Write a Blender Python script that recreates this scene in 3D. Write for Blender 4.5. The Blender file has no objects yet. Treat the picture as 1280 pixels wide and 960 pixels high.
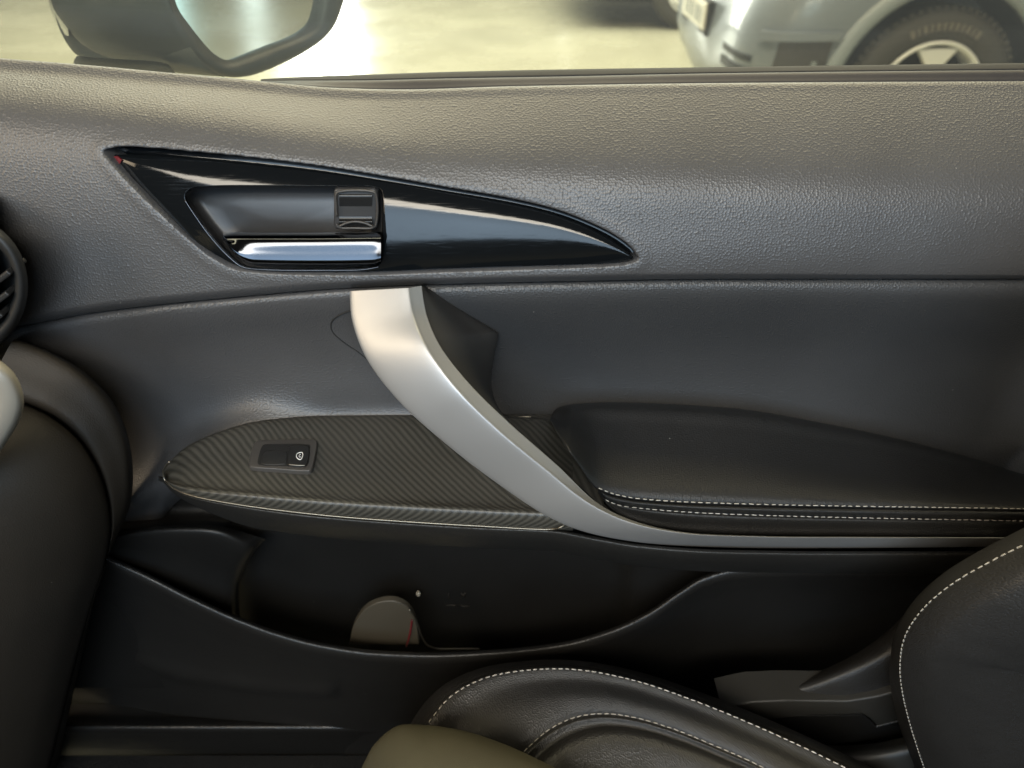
import bpy, bmesh, math, random
import numpy as np
from mathutils import Vector, Matrix
from mathutils.bvhtree import BVHTree
random.seed(7)
S = bpy.context.scene
COL = S.collection

# ------------------------------------------------------------------ camera
CAMZ, PITCH, FPX = 1.15, math.radians(35.0), 931.0
cam = bpy.data.cameras.new('Camera')
cam.sensor_width = 36.0
cam.lens = FPX / 1280.0 * 36.0
cam.clip_start, cam.clip_end = 0.01, 200.0
cam.dof.use_dof = True
cam.dof.focus_distance = 0.53
cam.dof.aperture_fstop = 6.5
camo = bpy.data.objects.new('Camera', cam)
COL.objects.link(camo)
camo.location = (0, 0, CAMZ)
camo.rotation_euler = (math.pi / 2 - PITCH, 0, 0)
S.camera = camo

# ------------------------------------------------------------------ world and lamps
W = bpy.data.worlds.new('World'); S.world = W; W.use_nodes = True
bgn = W.node_tree.nodes['Background']
bgn.inputs[0].default_value = (0.88, 0.80, 0.70, 1)
bgn.inputs[1].default_value = 0.06

def area(name, loc, target, sx, sy, power, col, spread=180.0):
    l = bpy.data.lights.new(name, 'AREA')
    l.shape = 'RECTANGLE'; l.size = sx; l.size_y = sy
    l.energy = power; l.color = col; l.spread = math.radians(spread)
    o = bpy.data.objects.new(name, l); COL.objects.link(o)
    o.location = loc
    d = Vector(target) - Vector(loc)
    o.rotation_euler = d.to_track_quat('-Z', 'Y').to_euler()
    return o
# light through the windows on the far side of the cabin (cool daylight)
area('far_side_window_light', (-0.10, -1.00, 1.40), (-0.05, 0.48, 1.10), 1.3, 0.80, 4.2, (0.60, 0.80, 1.0), 95)
# added warm strip above the far windows, for the cream streak on the bezel
area('added_warm_strip', (-0.15, -1.06, 2.02), (-0.05, 0.48, 0.95), 1.5, 0.34, 9.5, (1.0, 0.92, 0.78), 120)
# light through the windscreen, warm
area('windscreen_light', (-1.25, -0.25, 1.50), (-0.05, 0.45, 0.80), 0.7, 0.5, 2.2, (1.0, 0.80, 0.55), 100)
# showroom ceiling lamps outside the car
area('ceiling_lamp', (0.3, 2.15, 3.6), (0.3, 2.15, 0.0), 4.0, 2.2, 165.0, (1.0, 0.81, 0.55))
area('ceiling_lamp', (-0.5, 6.5, 4.2), (-0.5, 6.3, 0.0), 8.0, 4.0, 700.0, (1.0, 0.94, 0.78))
# bright glazed front of the hall, mirrored by the polished floor
area('hall_window_light', (-3.05, 13.0, 2.2), (-1.4, 5.0, 0.6), 1.0, 4.0, 260.0, (1.0, 0.97, 0.88))
area('hall_window_light', (11.0, 0.9, 2.4), (0.0, 0.7, 0.5), 0.5, 4.0, 30.0, (0.62, 0.95, 1.0))
area('hall_window_light', (11.0, 2.1, 2.4), (0.0, 1.2, 0.5), 0.25, 4.0, 16.0, (0.90, 1.0, 1.0))

S.view_settings.view_transform = 'Standard'
S.view_settings.look = 'None'
S.view_settings.exposure = 0.6
S.view_settings.gamma = 1.0
S.view_settings.use_curve_mapping = False
S.render.engine = 'CYCLES'
S.cycles.use_denoising = True
S.cycles.max_bounces = 6
S.cycles.use_adaptive_sampling = True
S.cycles.adaptive_threshold = 0.02
S.cycles.transparent_max_bounces = 12
S.cycles.caustics_reflective = False
S.cycles.caustics_refractive = False

# ------------------------------------------------------------------ geometry helpers
cP, sP = math.cos(PITCH), math.sin(PITCH)
def rays(px, py):
    u = (np.asarray(px, float) - 640.0) / FPX
    v = (480.0 - np.asarray(py, float)) / FPX
    return u, cP + v * sP, -sP + v * cP
def P(px, py, Y):
    """world points seen at (px, py) of the 1280x960 photograph, at distance Y from the driver's line"""
    a, b, c = rays(px, py); t = np.asarray(Y, float) / b
    return np.stack([a * t, b * t, CAMZ + c * t], -1)
def PZ(px, py, Z):
    a, b, c = rays(px, py); t = (np.asarray(Z, float) - CAMZ) / c
    return np.stack([a * t, b * t, CAMZ + c * t], -1)
def pchip(xs, ys, x):
    xs = np.asarray(xs, float); ys = np.asarray(ys, float); x = np.asarray(x, float)
    h = np.diff(xs); d = np.diff(ys) / h; n = len(xs)
    m = np.zeros(n)
    if n == 2: m[:] = d[0]
    else:
        for i in range(1, n - 1):
            if d[i-1] * d[i] > 0:
                w1 = 2*h[i] + h[i-1]; w2 = h[i] + 2*h[i-1]
                m[i] = (w1 + w2) / (w1/d[i-1] + w2/d[i])
        m[0], m[-1] = d[0], d[-1]
    k = np.clip(np.searchsorted(xs, x) - 1, 0, n - 2)
    t = np.clip((x - xs[k]) / h[k], 0, 1)
    return ((1+2*t)*(1-t)**2*ys[k] + t*(1-t)**2*h[k]*m[k] + t*t*(3-2*t)*ys[k+1] + t*t*(t-1)*h[k]*m[k+1])
def cv(pts):
    """curve value(px) through control points (px, v)"""
    a = np.array(pts, float)
    return lambda x: pchip(a[:, 0], a[:, 1], x)
def catmull(pts, per, closed=False):
    """pts (n, ..., dims) along axis 0; `per` samples in each segment (int or list)"""
    pts = np.asarray(pts, float); n = len(pts)
    segs = n if closed else n - 1
    if isinstance(per, int): per = [per] * segs
    out = []
    g = (lambda i: pts[i % n]) if closed else (lambda i: pts[min(max(i, 0), n-1)])
    for s in range(segs):
        p0, p1, p2, p3 = g(s-1), g(s), g(s+1), g(s+2)
        d1 = np.linalg.norm(p2 - p1, axis=-1, keepdims=True) + 1e-9
        d0 = np.linalg.norm(p1 - p0, axis=-1, keepdims=True); d0 = np.where(d0 < 1e-9, d1, d0)
        d2 = np.linalg.norm(p3 - p2, axis=-1, keepdims=True); d2 = np.where(d2 < 1e-9, d1, d2)
        a0, a1, a2 = d0**.5, d1**.5, d2**.5
        m1 = (p1-p0)/a0 - (p2-p0)/(a0+a1) + (p2-p1)/a1
        m2 = (p2-p1)/a1 - (p3-p1)/(a1+a2) + (p3-p2)/a2
        m1 *= a1; m2 *= a1
        for k in range(per[s]):
            t = k / per[s]
            out.append((2*t**3-3*t**2+1)*p1 + (t**3-2*t**2+t)*m1 + (-2*t**3+3*t**2)*p2 + (t**3-t**2)*m2)
    if not closed: out.append(pts[-1])
    return np.array(out)
def sstep(a, b, x):
    t = np.clip((x - a) / (b - a), 0, 1); return t*t*(3-2*t)
def link(name, me, mat=None, parent=None, smooth=True):
    o = bpy.data.objects.new(name, me); COL.objects.link(o)
    if mat: me.materials.append(mat)
    if smooth:
        for p in me.polygons: p.use_smooth = True
    if parent: o.parent = parent
    return o
def grid_mesh(name, G, mat=None, parent=None, closed_u=False, smooth=True, caps=False, uvG=None):
    """G (rows, cols, 3)"""
    r, c = G.shape[:2]
    vs = G.reshape(-1, 3)
    fs = []
    cc = c if closed_u else c - 1
    for i in range(r - 1):
        for j in range(cc):
            j2 = (j + 1) % c
            fs.append((i*c+j, i*c+j2, (i+1)*c+j2, (i+1)*c+j))
    if caps:
        fs.append(tuple(range(c))[::-1]); fs.append(tuple((r-1)*c + k for k in range(c)))
    me = bpy.data.meshes.new(name); me.from_pydata(vs.tolist(), [], fs); me.update()
    z1 = np.zeros((r, 1)); z2 = np.zeros((1, c)); Gm = G; G = G if uvG is None else uvG
    U = np.concatenate([z1, np.cumsum(np.linalg.norm(np.diff(G, axis=1), axis=-1), 1)], 1); U = U - U[:, c//2:c//2+1]
    V = np.concatenate([z2, np.cumsum(np.linalg.norm(np.diff(G, axis=0), axis=-1), 0)], 0)
    uv = np.stack([U, V], -1).reshape(-1, 2)
    li = np.empty(len(me.loops), dtype=np.int32); me.loops.foreach_get('vertex_index', li)
    me.uv_layers.new(name='surface').data.foreach_set('uv', uv[li].astype(np.float32).ravel())
    return link(name, me, mat, parent, smooth)
def hsurf(name, pxs, rails, per, mat, parent, yfun=None, relax=0, hold=6):
    """surface through rails; a rail = (py(px), Y(px)) callables or numbers"""
    pxs = np.asarray(pxs, float)
    ctl = []
    for py, Y in rails:
        a = py(pxs) if callable(py) else np.full_like(pxs, py)
        b = Y(pxs) if callable(Y) else np.full_like(pxs, Y)
        ctl.append(P(pxs, a, b))
    G = catmull(np.array(ctl), per)
    if relax:
        # even rows, then fair the section so that no rail shows as a ripple
        n = len(G); d = np.concatenate([np.zeros((1, G.shape[1])), np.cumsum(np.linalg.norm(np.diff(G, axis=0), axis=-1), 0)], 0)
        H = np.empty_like(G)
        for j in range(G.shape[1]):
            q = np.linspace(0, d[-1, j], n)
            for k in range(3): H[:, j, k] = np.interp(q, d[:, j], G[:, j, k])
        w = np.minimum(np.arange(n)-hold, np.arange(n)[::-1]-hold)/10.0; w = (np.clip(w, 0, 1)*.5)[1:-1, None, None]
        for _ in range(relax):
            H[1:-1] = H[1:-1]*(1-w) + .5*(H[:-2]+H[2:])*w
        G = H
    G0 = G.copy()
    if yfun is not None:
        # move along the true +y axis by an amount that depends on the place on the panel
        px, py = project(G)
        G[..., 1] += yfun(px, py)
    return grid_mesh(name, G, mat, parent, uvG=G0)
def project(G):
    x, y, z = G[..., 0], G[..., 1], G[..., 2] - CAMZ
    d = y*cP - z*sP; v = y*sP + z*cP
    return 640 + FPX*x/d, 480 - FPX*v/d
def loft(name, rails, per_u, per_v, mat, parent, closed_v=False):
    """rails: same-count lists of world points or (px,py,Y) triples"""
    R = np.array([catmull(np.array(r, float), per_u) for r in rails])
    G = catmull(R, per_v, closed=closed_v)
    if closed_v: G = np.concatenate([G, G[:1]], 0)
    return grid_mesh(name, G, mat, parent)
def T(pts):
    a = np.array(pts, float); return P(a[:, 0], a[:, 1], a[:, 2])
def TZ(pts):
    a = np.array(pts, float); return PZ(a[:, 0], a[:, 1], a[:, 2])
def inside_dist(poly, px, py):
    """signed distance (px) to a closed outline, positive inside"""
    poly = np.asarray(poly, float); q = np.roll(poly, -1, 0)
    x = px[..., None]; y = py[..., None]
    ex, ey = q[:, 0]-poly[:, 0], q[:, 1]-poly[:, 1]
    t = np.clip(((x-poly[:, 0])*ex + (y-poly[:, 1])*ey) / (ex*ex+ey*ey+1e-9), 0, 1)
    d = np.sqrt((poly[:, 0]+t*ex-x)**2 + (poly[:, 1]+t*ey-y)**2).min(-1)
    cr = ((poly[:, 1] > y) != (q[:, 1] > y)) & (x < ex*(y-poly[:, 1])/(ey+1e-12)+poly[:, 0])
    ins = cr.sum(-1) % 2 == 1
    return np.where(ins, d, -d)
def tube(name, pts, r, mat, parent, n=10, per=6, closed=False, taper=False, smoothpath=True):
    c = catmull(np.array(pts, float), per, closed) if smoothpath else np.array(pts, float)
    m = len(c); G = []
    for i in range(m):
        a = c[(i-1) % m] if closed or i > 0 else c[0]
        b = c[(i+1) % m] if closed or i < m-1 else c[-1]
        t = Vector(b - a).normalized()
        s = t.cross(Vector((0, 1, 0.3))).normalized(); w = s.cross(t)
        rr = r
        if taper: rr = r*max(0.05, math.sin(math.pi*min(1, max(0, i/(m-1))))**0.4)
        G.append([c[i] + rr*(math.cos(2*math.pi*k/n)*np.array(s) + math.sin(2*math.pi*k/n)*np.array(w)) for k in range(n)])
    G = np.array(G)
    if closed: G = np.concatenate([G, G[:1]], 0)
    return grid_mesh(name, G, mat, parent, closed_u=True, caps=not closed)
def box_bm(bm, cx, cy, cz, sx, sy, sz, rot=None, bevel=0.0, seg=2):
    r = bmesh.ops.create_cube(bm, size=1.0)
    M = Matrix.Translation((cx, cy, cz)) @ (rot.to_4x4() if rot is not None else Matrix()) @ Matrix.Diagonal((sx, sy, sz, 1))
    bmesh.ops.transform(bm, matrix=M, verts=r['verts'])
    if bevel > 0:
        es = list({e for v in r['verts'] for e in v.link_edges})
        bmesh.ops.bevel(bm, geom=es, offset=bevel, segments=seg, affect='EDGES', profile=0.5)
def bm_obj(name, bm, mat, parent=None, smooth=False):
    me = bpy.data.meshes.new(name); bm.to_mesh(me); bm.free()
    return link(name, me, mat, parent, smooth)
def bx(name, c, s, mat, parent=None, rot=None, bevel=0.002, smooth=False):
    bm = bmesh.new(); box_bm(bm, *c, *s, rot=rot, bevel=bevel)
    return bm_obj(name, bm, mat, parent, smooth)
def slab(name, loop3, depth, mat, parent, bevel=0.0, seg=3, direction=(0, 1, 0), smooth=True):
    """closed outline of world points, extruded along `direction` (away from the viewer), front edge rounded"""
    bm = bmesh.new()
    vs = [bm.verts.new(p) for p in loop3]
    f = bm.faces.new(vs)
    r = bmesh.ops.extrude_face_region(bm, geom=[f])
    nv = [e for e in r['geom'] if isinstance(e, bmesh.types.BMVert)]
    bmesh.ops.translate(bm, vec=Vector(direction)*depth, verts=nv)
    bmesh.ops.recalc_face_normals(bm, faces=bm.faces)
    if bevel > 0:
        es = [e for e in bm.edges if all(v in vs for v in e.verts)]
        bmesh.ops.bevel(bm, geom=es, offset=bevel, segments=seg, affect='EDGES', profile=0.5)
    o = bm_obj(name, bm, mat, parent, False)
    for p in o.data.polygons: p.use_smooth = smooth
    if smooth:
        o.data.update()
        try: o.data.set_sharp_from_angle(angle=math.radians(40))
        except Exception: pass
    return o
def stitches(name, pts, mat, parent, length=0.0034, gap=0.0016, r=0.00045, lift=0.0003):
    c = np.array(pts, float)
    if len(c) < 60: c = catmull(c, 20)
    seg = np.linalg.norm(np.diff(c, axis=0), axis=1); s = np.concatenate([[0], np.cumsum(seg)])
    bm = bmesh.new(); pos = 0.0
    at = lambda q: np.array([np.interp(q, s, c[:, k]) for k in range(3)])
    while pos + length < s[-1]:
        L = length*random.uniform(.86, 1.12)
        a, b = at(pos), at(min(pos+L, s[-1]))
        t = Vector(b-a); ln = t.length; t.normalize()
        mid = Vector((a+b)/2); toc = (Vector((0, 0, CAMZ)) - mid).normalized()
        side = t.cross(toc).normalized(); up = side.cross(t)
        t = (t + side*random.uniform(-.09, .09)).normalized(); side = t.cross(up).normalized()
        n = 6; rings = []
        for q, rr in ((-.5, .45), (-.36, 1), (.36, 1), (.5, .45)):
            rings.append([bm.verts.new(mid + t*ln*q + up*lift + r*rr*(side*math.cos(2*math.pi*k/n)*1.2 + up*math.sin(2*math.pi*k/n))) for k in range(n)])
        for i in range(3):
            for k in range(n):
                bm.faces.new((rings[i][k], rings[i][(k+1) % n], rings[i+1][(k+1) % n], rings[i+1][k]))
        bm.faces.new(rings[0][::-1]); bm.faces.new(rings[-1])
        pos += L + gap*random.uniform(.8, 1.25)
    bmesh.ops.recalc_face_normals(bm, faces=bm.faces)
    o = bm_obj(name, bm, mat, parent, True); o['kind'] = 'stuff'
    return o
def on_mesh(obj, pts):
    """points of the seam line laid on the surface of obj (built in world coordinates)"""
    bt = BVHTree.FromPolygons([tuple(v.co) for v in obj.data.vertices], [tuple(p.vertices) for p in obj.data.polygons])
    c = catmull(np.array([(p[0], p[1]) for p in pts], float), 12); out = []
    for x, y in c:
        D = Vector([float(v) for v in rays(x, y)]).normalized(); O = Vector((0, 0, CAMZ))
        h = bt.ray_cast(O, D)
        if h[0] is not None: out.append(tuple(h[0] - D*.0003))
    return out
def empty(name, loc, label=None, cat=None, group=None, parent=None):
    o = bpy.data.objects.new(name, None); COL.objects.link(o); o.location = loc
    o.empty_display_size = 0.05
    if label: o['label'] = label
    if cat: o['category'] = cat
    if group: o['group'] = group
    return o
def settle(root):
    """parts are made in world coordinates: keep them there under a root that stands elsewhere"""
    inv = Matrix.Translation(root.location).inverted()
    for c in root.children: c.matrix_parent_inverse = inv

# ------------------------------------------------------------------ materials
def mat(name, col, rough=0.5, metal=0.0, spec=0.5, coat=0.0, coat_rough=0.05, sheen=0.0):
    m = bpy.data.materials.new(name); m.use_nodes = True
    b = m.node_tree.nodes['Principled BSDF']
    b.inputs['Base Color'].default_value = (*col, 1)
    b.inputs['Roughness'].default_value = rough
    b.inputs['Metallic'].default_value = metal
    b.inputs['Specular IOR Level'].default_value = spec
    b.inputs['Coat Weight'].default_value = coat
    b.inputs['Coat Roughness'].default_value = coat_rough
    b.inputs['Sheen Weight'].default_value = sheen
    return m
def nn(m, t, **kw):
    n = m.node_tree.nodes.new(t)
    for k, v in kw.items(): setattr(n, k, v)
    return n
def lk(m, a, b): m.node_tree.links.new(a, b)
def math_n(m, op, a, b=None):
    n = nn(m, 'ShaderNodeMath', operation=op)
    for i, q in enumerate((a, b)):
        if q is None: continue
        if isinstance(q, (int, float)): n.inputs[i].default_value = q
        else: lk(m, q, n.inputs[i])
    return n.outputs[0]
def coords(m):
    g = nn(m, 'ShaderNodeNewGeometry'); return g.outputs['Position']
def grain(name, col, rough=0.45, scale=600, dist=0.00022, strength=0.9, spec=0.5, var=0.25, coat=0.0, wrinkle=.10, wscale=26):
    """pebbled leather grain: Voronoi cells with sunk borders, colour and gloss that drift slowly, dust"""
    m = mat(name, col, rough, spec=spec, coat=coat, coat_rough=0.3)
    b = m.node_tree.nodes['Principled BSDF']; pos = coords(m)
    uvn = nn(m, 'ShaderNodeUVMap', uv_map='surface')
    v = nn(m, 'ShaderNodeTexVoronoi', feature='F1', voronoi_dimensions='2D'); v.inputs['Scale'].default_value = scale
    v.inputs['Randomness'].default_value = .85
    lk(m, uvn.outputs[0], v.inputs['Vector'])
    h = math_n(m, 'SUBTRACT', 1.0, math_n(m, 'POWER', v.outputs['Distance'], 2.0))
    bp = nn(m, 'ShaderNodeBump'); bp.inputs['Strength'].default_value = strength; bp.inputs['Distance'].default_value = dist
    lk(m, h, bp.inputs['Height'])
    w2 = nn(m, 'ShaderNodeTexNoise'); w2.inputs['Scale'].default_value = wscale; w2.inputs['Detail'].default_value = 4; lk(m, pos, w2.inputs['Vector'])
    b2 = nn(m, 'ShaderNodeBump'); b2.inputs['Strength'].default_value = wrinkle; b2.inputs['Distance'].default_value = 0.0012
    lk(m, w2.outputs['Fac'], b2.inputs['Height']); lk(m, bp.outputs[0], b2.inputs['Normal'])
    lk(m, b2.outputs[0], b.inputs['Normal'])
    mr = nn(m, 'ShaderNodeMapRange'); mr.inputs[3].default_value = rough-0.06; mr.inputs[4].default_value = rough+0.07
    lk(m, w2.outputs['Fac'], mr.inputs[0]); lk(m, mr.outputs[0], b.inputs['Roughness'])
    dn = nn(m, 'ShaderNodeTexNoise'); dn.inputs['Scale'].default_value = 9; dn.inputs['Detail'].default_value = 6; lk(m, pos, dn.inputs['Vector'])
    mx = nn(m, 'ShaderNodeMix', data_type='RGBA'); lk(m, dn.outputs['Fac'], mx.inputs[0])
    mx.inputs[6].default_value = (*[c*(1-var) for c in col], 1); mx.inputs[7].default_value = (*[c*(1+var) for c in col], 1)
    # sparse specks of dust
    sp = nn(m, 'ShaderNodeTexVoronoi'); sp.inputs['Scale'].default_value = 42; lk(m, pos, sp.inputs['Vector'])
    dm = nn(m, 'ShaderNodeMath', operation='LESS_THAN'); lk(m, sp.outputs['Distance'], dm.inputs[0]); dm.inputs[1].default_value = 0.016
    mx2 = nn(m, 'ShaderNodeMix', data_type='RGBA'); lk(m, math_n(m, 'MULTIPLY', dm.outputs[0], 0.75), mx2.inputs[0])
    lk(m, mx.outputs[2], mx2.inputs[6]); mx2.inputs[7].default_value = (.42, .41, .38, 1)
    lk(m, mx2.outputs[2], b.inputs['Base Color'])
    return m

M = {}
M['vinyl'] = grain('grained_vinyl', (.056, .0555, .057), .42, 600, .00026, 1.0, spec=.62)
M['insert'] = grain('smooth_leatherette', (.042, .043, .045), .46, 640, .0003, 1.0, spec=.55)
M['pad'] = grain('armrest_leather', (.013, .013, .0132), .47, 680, .00022, .9, spec=.45)
M['seat'] = grain('seat_leather', (.023, .0225, .022), .42, 640, .00026, 1.0, spec=.45, wrinkle=.9, wscale=42)
M['plastic'] = grain('hard_grained_plastic', (.009, .0088, .0085), .42, 800, .00016, .8, spec=.36)
M['fascia'] = grain('soft_touch_plastic', (.017, .0165, .0155), .42, 700, .00022, .9, spec=.5)
M['rimplastic'] = grain('pocket_plastic', (.012, .0116, .011), .40, 800, .00018, .8, spec=.48)
M['gloss'] = grain('sill_plastic', (.010, .0098, .0094), .30, 900, .00014, .8, spec=.6)
M['dash'] = grain('dash_plastic', (.019, .016, .0125), .58, 800, .00016, .8, spec=.3)
M['dark'] = mat('dark_plastic', (.014, .014, .014), .5)
M['olive'] = grain('olive_grey_fabric', (.052, .048, .031), .75, 1400, .00015, .6, spec=.25, var=.55, wrinkle=.5)
M['rubber'] = mat('rubber_seal', (.018, .018, .018), .7, spec=.3)
M['beltgrey'] = mat('grey_belt_trim', (.022, .021, .025), .5, spec=.3)
M['chrome'] = mat('chrome', (.80, .81, .83), .07, 1.0)
M['smoked'] = mat('smoked_chrome', (.055, .060, .070), .10, 1.0)
M['trimmetal'] = mat('thin_metal_trim', (.26, .24, .20), .45, 1.0)
M['carpet'] = grain('carpet', (.012, .012, .012), .95, 500, .0006, 1.0, spec=.1)
M['cupwall'] = mat('handle_back_plastic', (.030, .029, .028), .5)
M['thread'] = mat('pale_thread', (.43, .41, .37), .8)
M['white'] = mat('white_print', (.85, .85, .82), .5)
M['button'] = mat('switch_black', (.010, .010, .010), .38)
M['swbezel'] = mat('switch_bezel_grey', (.050, .046, .042), .42)
M['red'] = mat('red_reflector', (.12, .012, .016), .35)

def piano():
    m = mat('piano_black', (.004, .005, .006), .08, spec=.36)
    b = m.node_tree.nodes['Principled BSDF']; pos = coords(m)
    mp = nn(m, 'ShaderNodeMapping'); mp.inputs['Rotation'].default_value = (0, .5, 0); mp.inputs['Scale'].default_value = (60, 60, 1400)
    lk(m, pos, mp.inputs[0])
    n = nn(m, 'ShaderNodeTexNoise'); n.inputs['Scale'].default_value = 1.0; n.inputs['Detail'].default_value = 3; lk(m, mp.outputs[0], n.inputs['Vector'])
    r = nn(m, 'ShaderNodeMapRange'); r.inputs[1].default_value = .55; r.inputs[2].default_value = .8; r.inputs[3].default_value = .09; r.inputs[4].default_value = .30
    lk(m, n.outputs['Fac'], r.inputs[0]); lk(m, r.outputs[0], b.inputs['Roughness'])
    d = nn(m, 'ShaderNodeTexNoise'); d.inputs['Scale'].default_value = 70; d.inputs['Detail'].default_value = 5; lk(m, pos, d.inputs['Vector'])
    bp = nn(m, 'ShaderNodeBump'); bp.inputs['Strength'].default_value = .08; bp.inputs['Distance'].default_value = .0006
    lk(m, d.outputs['Fac'], bp.inputs['Height']); lk(m, bp.outputs[0], b.inputs['Normal'])
    return m
M['piano'] = piano()
def silver():
    m = mat('satin_silver_paint', (.37, .37, .37), .5, .6)
    b = m.node_tree.nodes['Principled BSDF']; pos = coords(m)
    n = nn(m, 'ShaderNodeTexNoise'); n.inputs['Scale'].default_value = 2600; n.inputs['Detail'].default_value = 2; lk(m, pos, n.inputs['Vector'])
    bp = nn(m, 'ShaderNodeBump'); bp.inputs['Strength'].default_value = .18; bp.inputs['Distance'].default_value = .0002
    lk(m, n.outputs['Fac'], bp.inputs['Height']); lk(m, bp.outputs[0], b.inputs['Normal'])
    w = nn(m, 'ShaderNodeTexNoise'); w.inputs['Scale'].default_value = 30; w.inputs['Detail'].default_value = 5; lk(m, pos, w.inputs['Vector'])
    r = nn(m, 'ShaderNodeMapRange'); r.inputs[3].default_value = .38; r.inputs[4].default_value = .52
    lk(m, w.outputs['Fac'], r.inputs[0]); lk(m, r.outputs[0], b.inputs['Roughness'])
    return m
M['silver'] = silver()
def carbon():
    m = mat('carbon_look_film', (.05, .05, .045), .42, spec=.5)
    b = m.node_tree.nodes['Principled BSDF']; pos = coords(m)
    sx = nn(m, 'ShaderNodeSeparateXYZ'); lk(m, pos, sx.inputs[0])
    wob = nn(m, 'ShaderNodeTexNoise'); wob.inputs['Scale'].default_value = 120; lk(m, pos, wob.inputs['Vector'])
    s = math_n(m, 'ADD', math_n(m, 'MULTIPLY', sx.outputs[0], .86), sx.outputs[1])
    s = math_n(m, 'ADD', s, math_n(m, 'MULTIPLY', wob.outputs['Fac'], .0011))
    s = math_n(m, 'SUBTRACT', s, math_n(m, 'MULTIPLY', sx.outputs[2], 1.0))
    sn = math_n(m, 'SINE', math_n(m, 'MULTIPLY', s, 2*math.pi/.0054))
    # fine thread weave across each band
    t = math_n(m, 'SUBTRACT', sx.outputs[1], sx.outputs[0])
    fn = math_n(m, 'SINE', math_n(m, 'MULTIPLY', t, 2*math.pi/.0011))
    h = math_n(m, 'ADD', sn, math_n(m, 'MULTIPLY', fn, .10))
    bp = nn(m, 'ShaderNodeBump'); bp.inputs['Strength'].default_value = .5; bp.inputs['Distance'].default_value = .0002
    lk(m, h, bp.inputs['Height']); lk(m, bp.outputs[0], b.inputs['Normal'])
    r = nn(m, 'ShaderNodeMapRange'); r.inputs[1].default_value = -1; r.inputs[2].default_value = 1
    lk(m, sn, r.inputs[0])
    mx = nn(m, 'ShaderNodeMix', data_type='RGBA'); lk(m, r.outputs[0], mx.inputs[0])
    mx.inputs[6].default_value = (.027, .026, .022, 1); mx.inputs[7].default_value = (.062, .059, .050, 1)
    lk(m, mx.outputs[2], b.inputs['Base Color'])
    return m
M['carbon'] = carbon()
def glass():
    m = bpy.data.materials.new('window_glass'); m.use_nodes = True
    nt = m.node_tree; nt.nodes.remove(nt.nodes['Principled BSDF']); out = nt.nodes['Material Output']
    tr = nn(m, 'ShaderNodeBsdfTransparent'); tr.inputs[0].default_value = (.90, .93, .89, 1)
    gl = nn(m, 'ShaderNodeBsdfGlossy'); gl.inputs['Roughness'].default_value = .02
    lw = nn(m, 'ShaderNodeLayerWeight'); lw.inputs[0].default_value = .5
    fz = math_n(m, 'ADD', math_n(m, 'MULTIPLY', math_n(m, 'POWER', lw.outputs['Facing'], 5.0), .9), .04)
    mx = nn(m, 'ShaderNodeMixShader'); lk(m, fz, mx.inputs[0]); lk(m, tr.outputs[0], mx.inputs[1]); lk(m, gl.outputs[0], mx.inputs[2])
    df = nn(m, 'ShaderNodeBsdfDiffuse'); df.inputs[0].default_value = (.8, .8, .75, 1)
    nz_ = nn(m, 'ShaderNodeTexNoise'); nz_.inputs['Scale'].default_value = 6; nz_.inputs['Detail'].default_value = 6; lk(m, coords(m), nz_.inputs['Vector'])
    m2 = nn(m, 'ShaderNodeMixShader'); lk(m, math_n(m, 'MULTIPLY', nz_.outputs['Fac'], .07), m2.inputs[0]); lk(m, mx.outputs[0], m2.inputs[1]); lk(m, df.outputs[0], m2.inputs[2])
    lk(m, m2.outputs[0], out.inputs[0])
    return m
M['glass'] = glass()
def concrete():
    m = mat('polished_concrete', (.42, .39, .24), .3, spec=.5)
    b = m.node_tree.nodes['Principled BSDF']; pos = coords(m)
    n = nn(m, 'ShaderNodeTexNoise'); n.inputs['Scale'].default_value = 1.3; n.inputs['Detail'].default_value = 8; n.inputs['Roughness'].default_value = .62; lk(m, pos, n.inputs['Vector'])
    mx = nn(m, 'ShaderNodeMix', data_type='RGBA'); lk(m, n.outputs['Fac'], mx.inputs[0])
    mx.inputs[6].default_value = (.28, .265, .185, 1); mx.inputs[7].default_value = (.46, .44, .335, 1)
    lk(m, mx.outputs[2], b.inputs['Base Color'])
    r = nn(m, 'ShaderNodeMapRange'); r.inputs[3].default_value = .16; r.inputs[4].default_value = .38
    lk(m, n.outputs['Fac'], r.inputs[0]); lk(m, r.outputs[0], b.inputs['Roughness'])
    bp = nn(m, 'ShaderNodeBump'); bp.inputs['Strength'].default_value = .15; bp.inputs['Distance'].default_value = .01
    lk(m, n.outputs['Fac'], bp.inputs['Height']); lk(m, bp.outputs[0], b.inputs['Normal'])
    return m
M['concrete'] = concrete()
M['carpaint'] = mat('silver_car_paint', (.185, .21, .24), .4, .2, coat=.4, coat_rough=.1)
M['archtrim'] = mat('grey_arch_trim', (.23, .26, .28), .5)
M['tyre'] = mat('tyre_rubber', (.050, .047, .043), .75)
M['lettering'] = mat('worn_lettering', (.15, .135, .115), .7)
M['rim'] = mat('alloy_rim', (.85, .86, .85), .35, .2)
M['black'] = mat('matt_black', (.010, .010, .010), .6)
M['navy'] = mat('dark_car_paint', (.012, .013, .016), .25, coat=.8)
M['plate'] = mat('number_plate', (.66, .64, .56), .45)
M['mirrorglass'] = mat('mirror_glass', (.86, .90, .90), .01, 1.0)
M['mirrorplastic'] = mat('mirror_housing_plastic', (.036, .039, .037), .5)
M['lens'] = mat('pale_lens', (.86, .86, .80), .3, coat=.3)

# ------------------------------------------------------------------ the setting
def sheet(name, x0, x1, y0, y1, z, m):
    o = grid_mesh(name, np.array([[[x, y, z] for x in np.linspace(x0, x1, 9)] for y in np.linspace(y0, y1, 9)]), m)
    o['kind'] = 'structure'; return o
sheet('showroom_floor', -40, 40, -20, 60, 0.0, M['concrete'])

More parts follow.
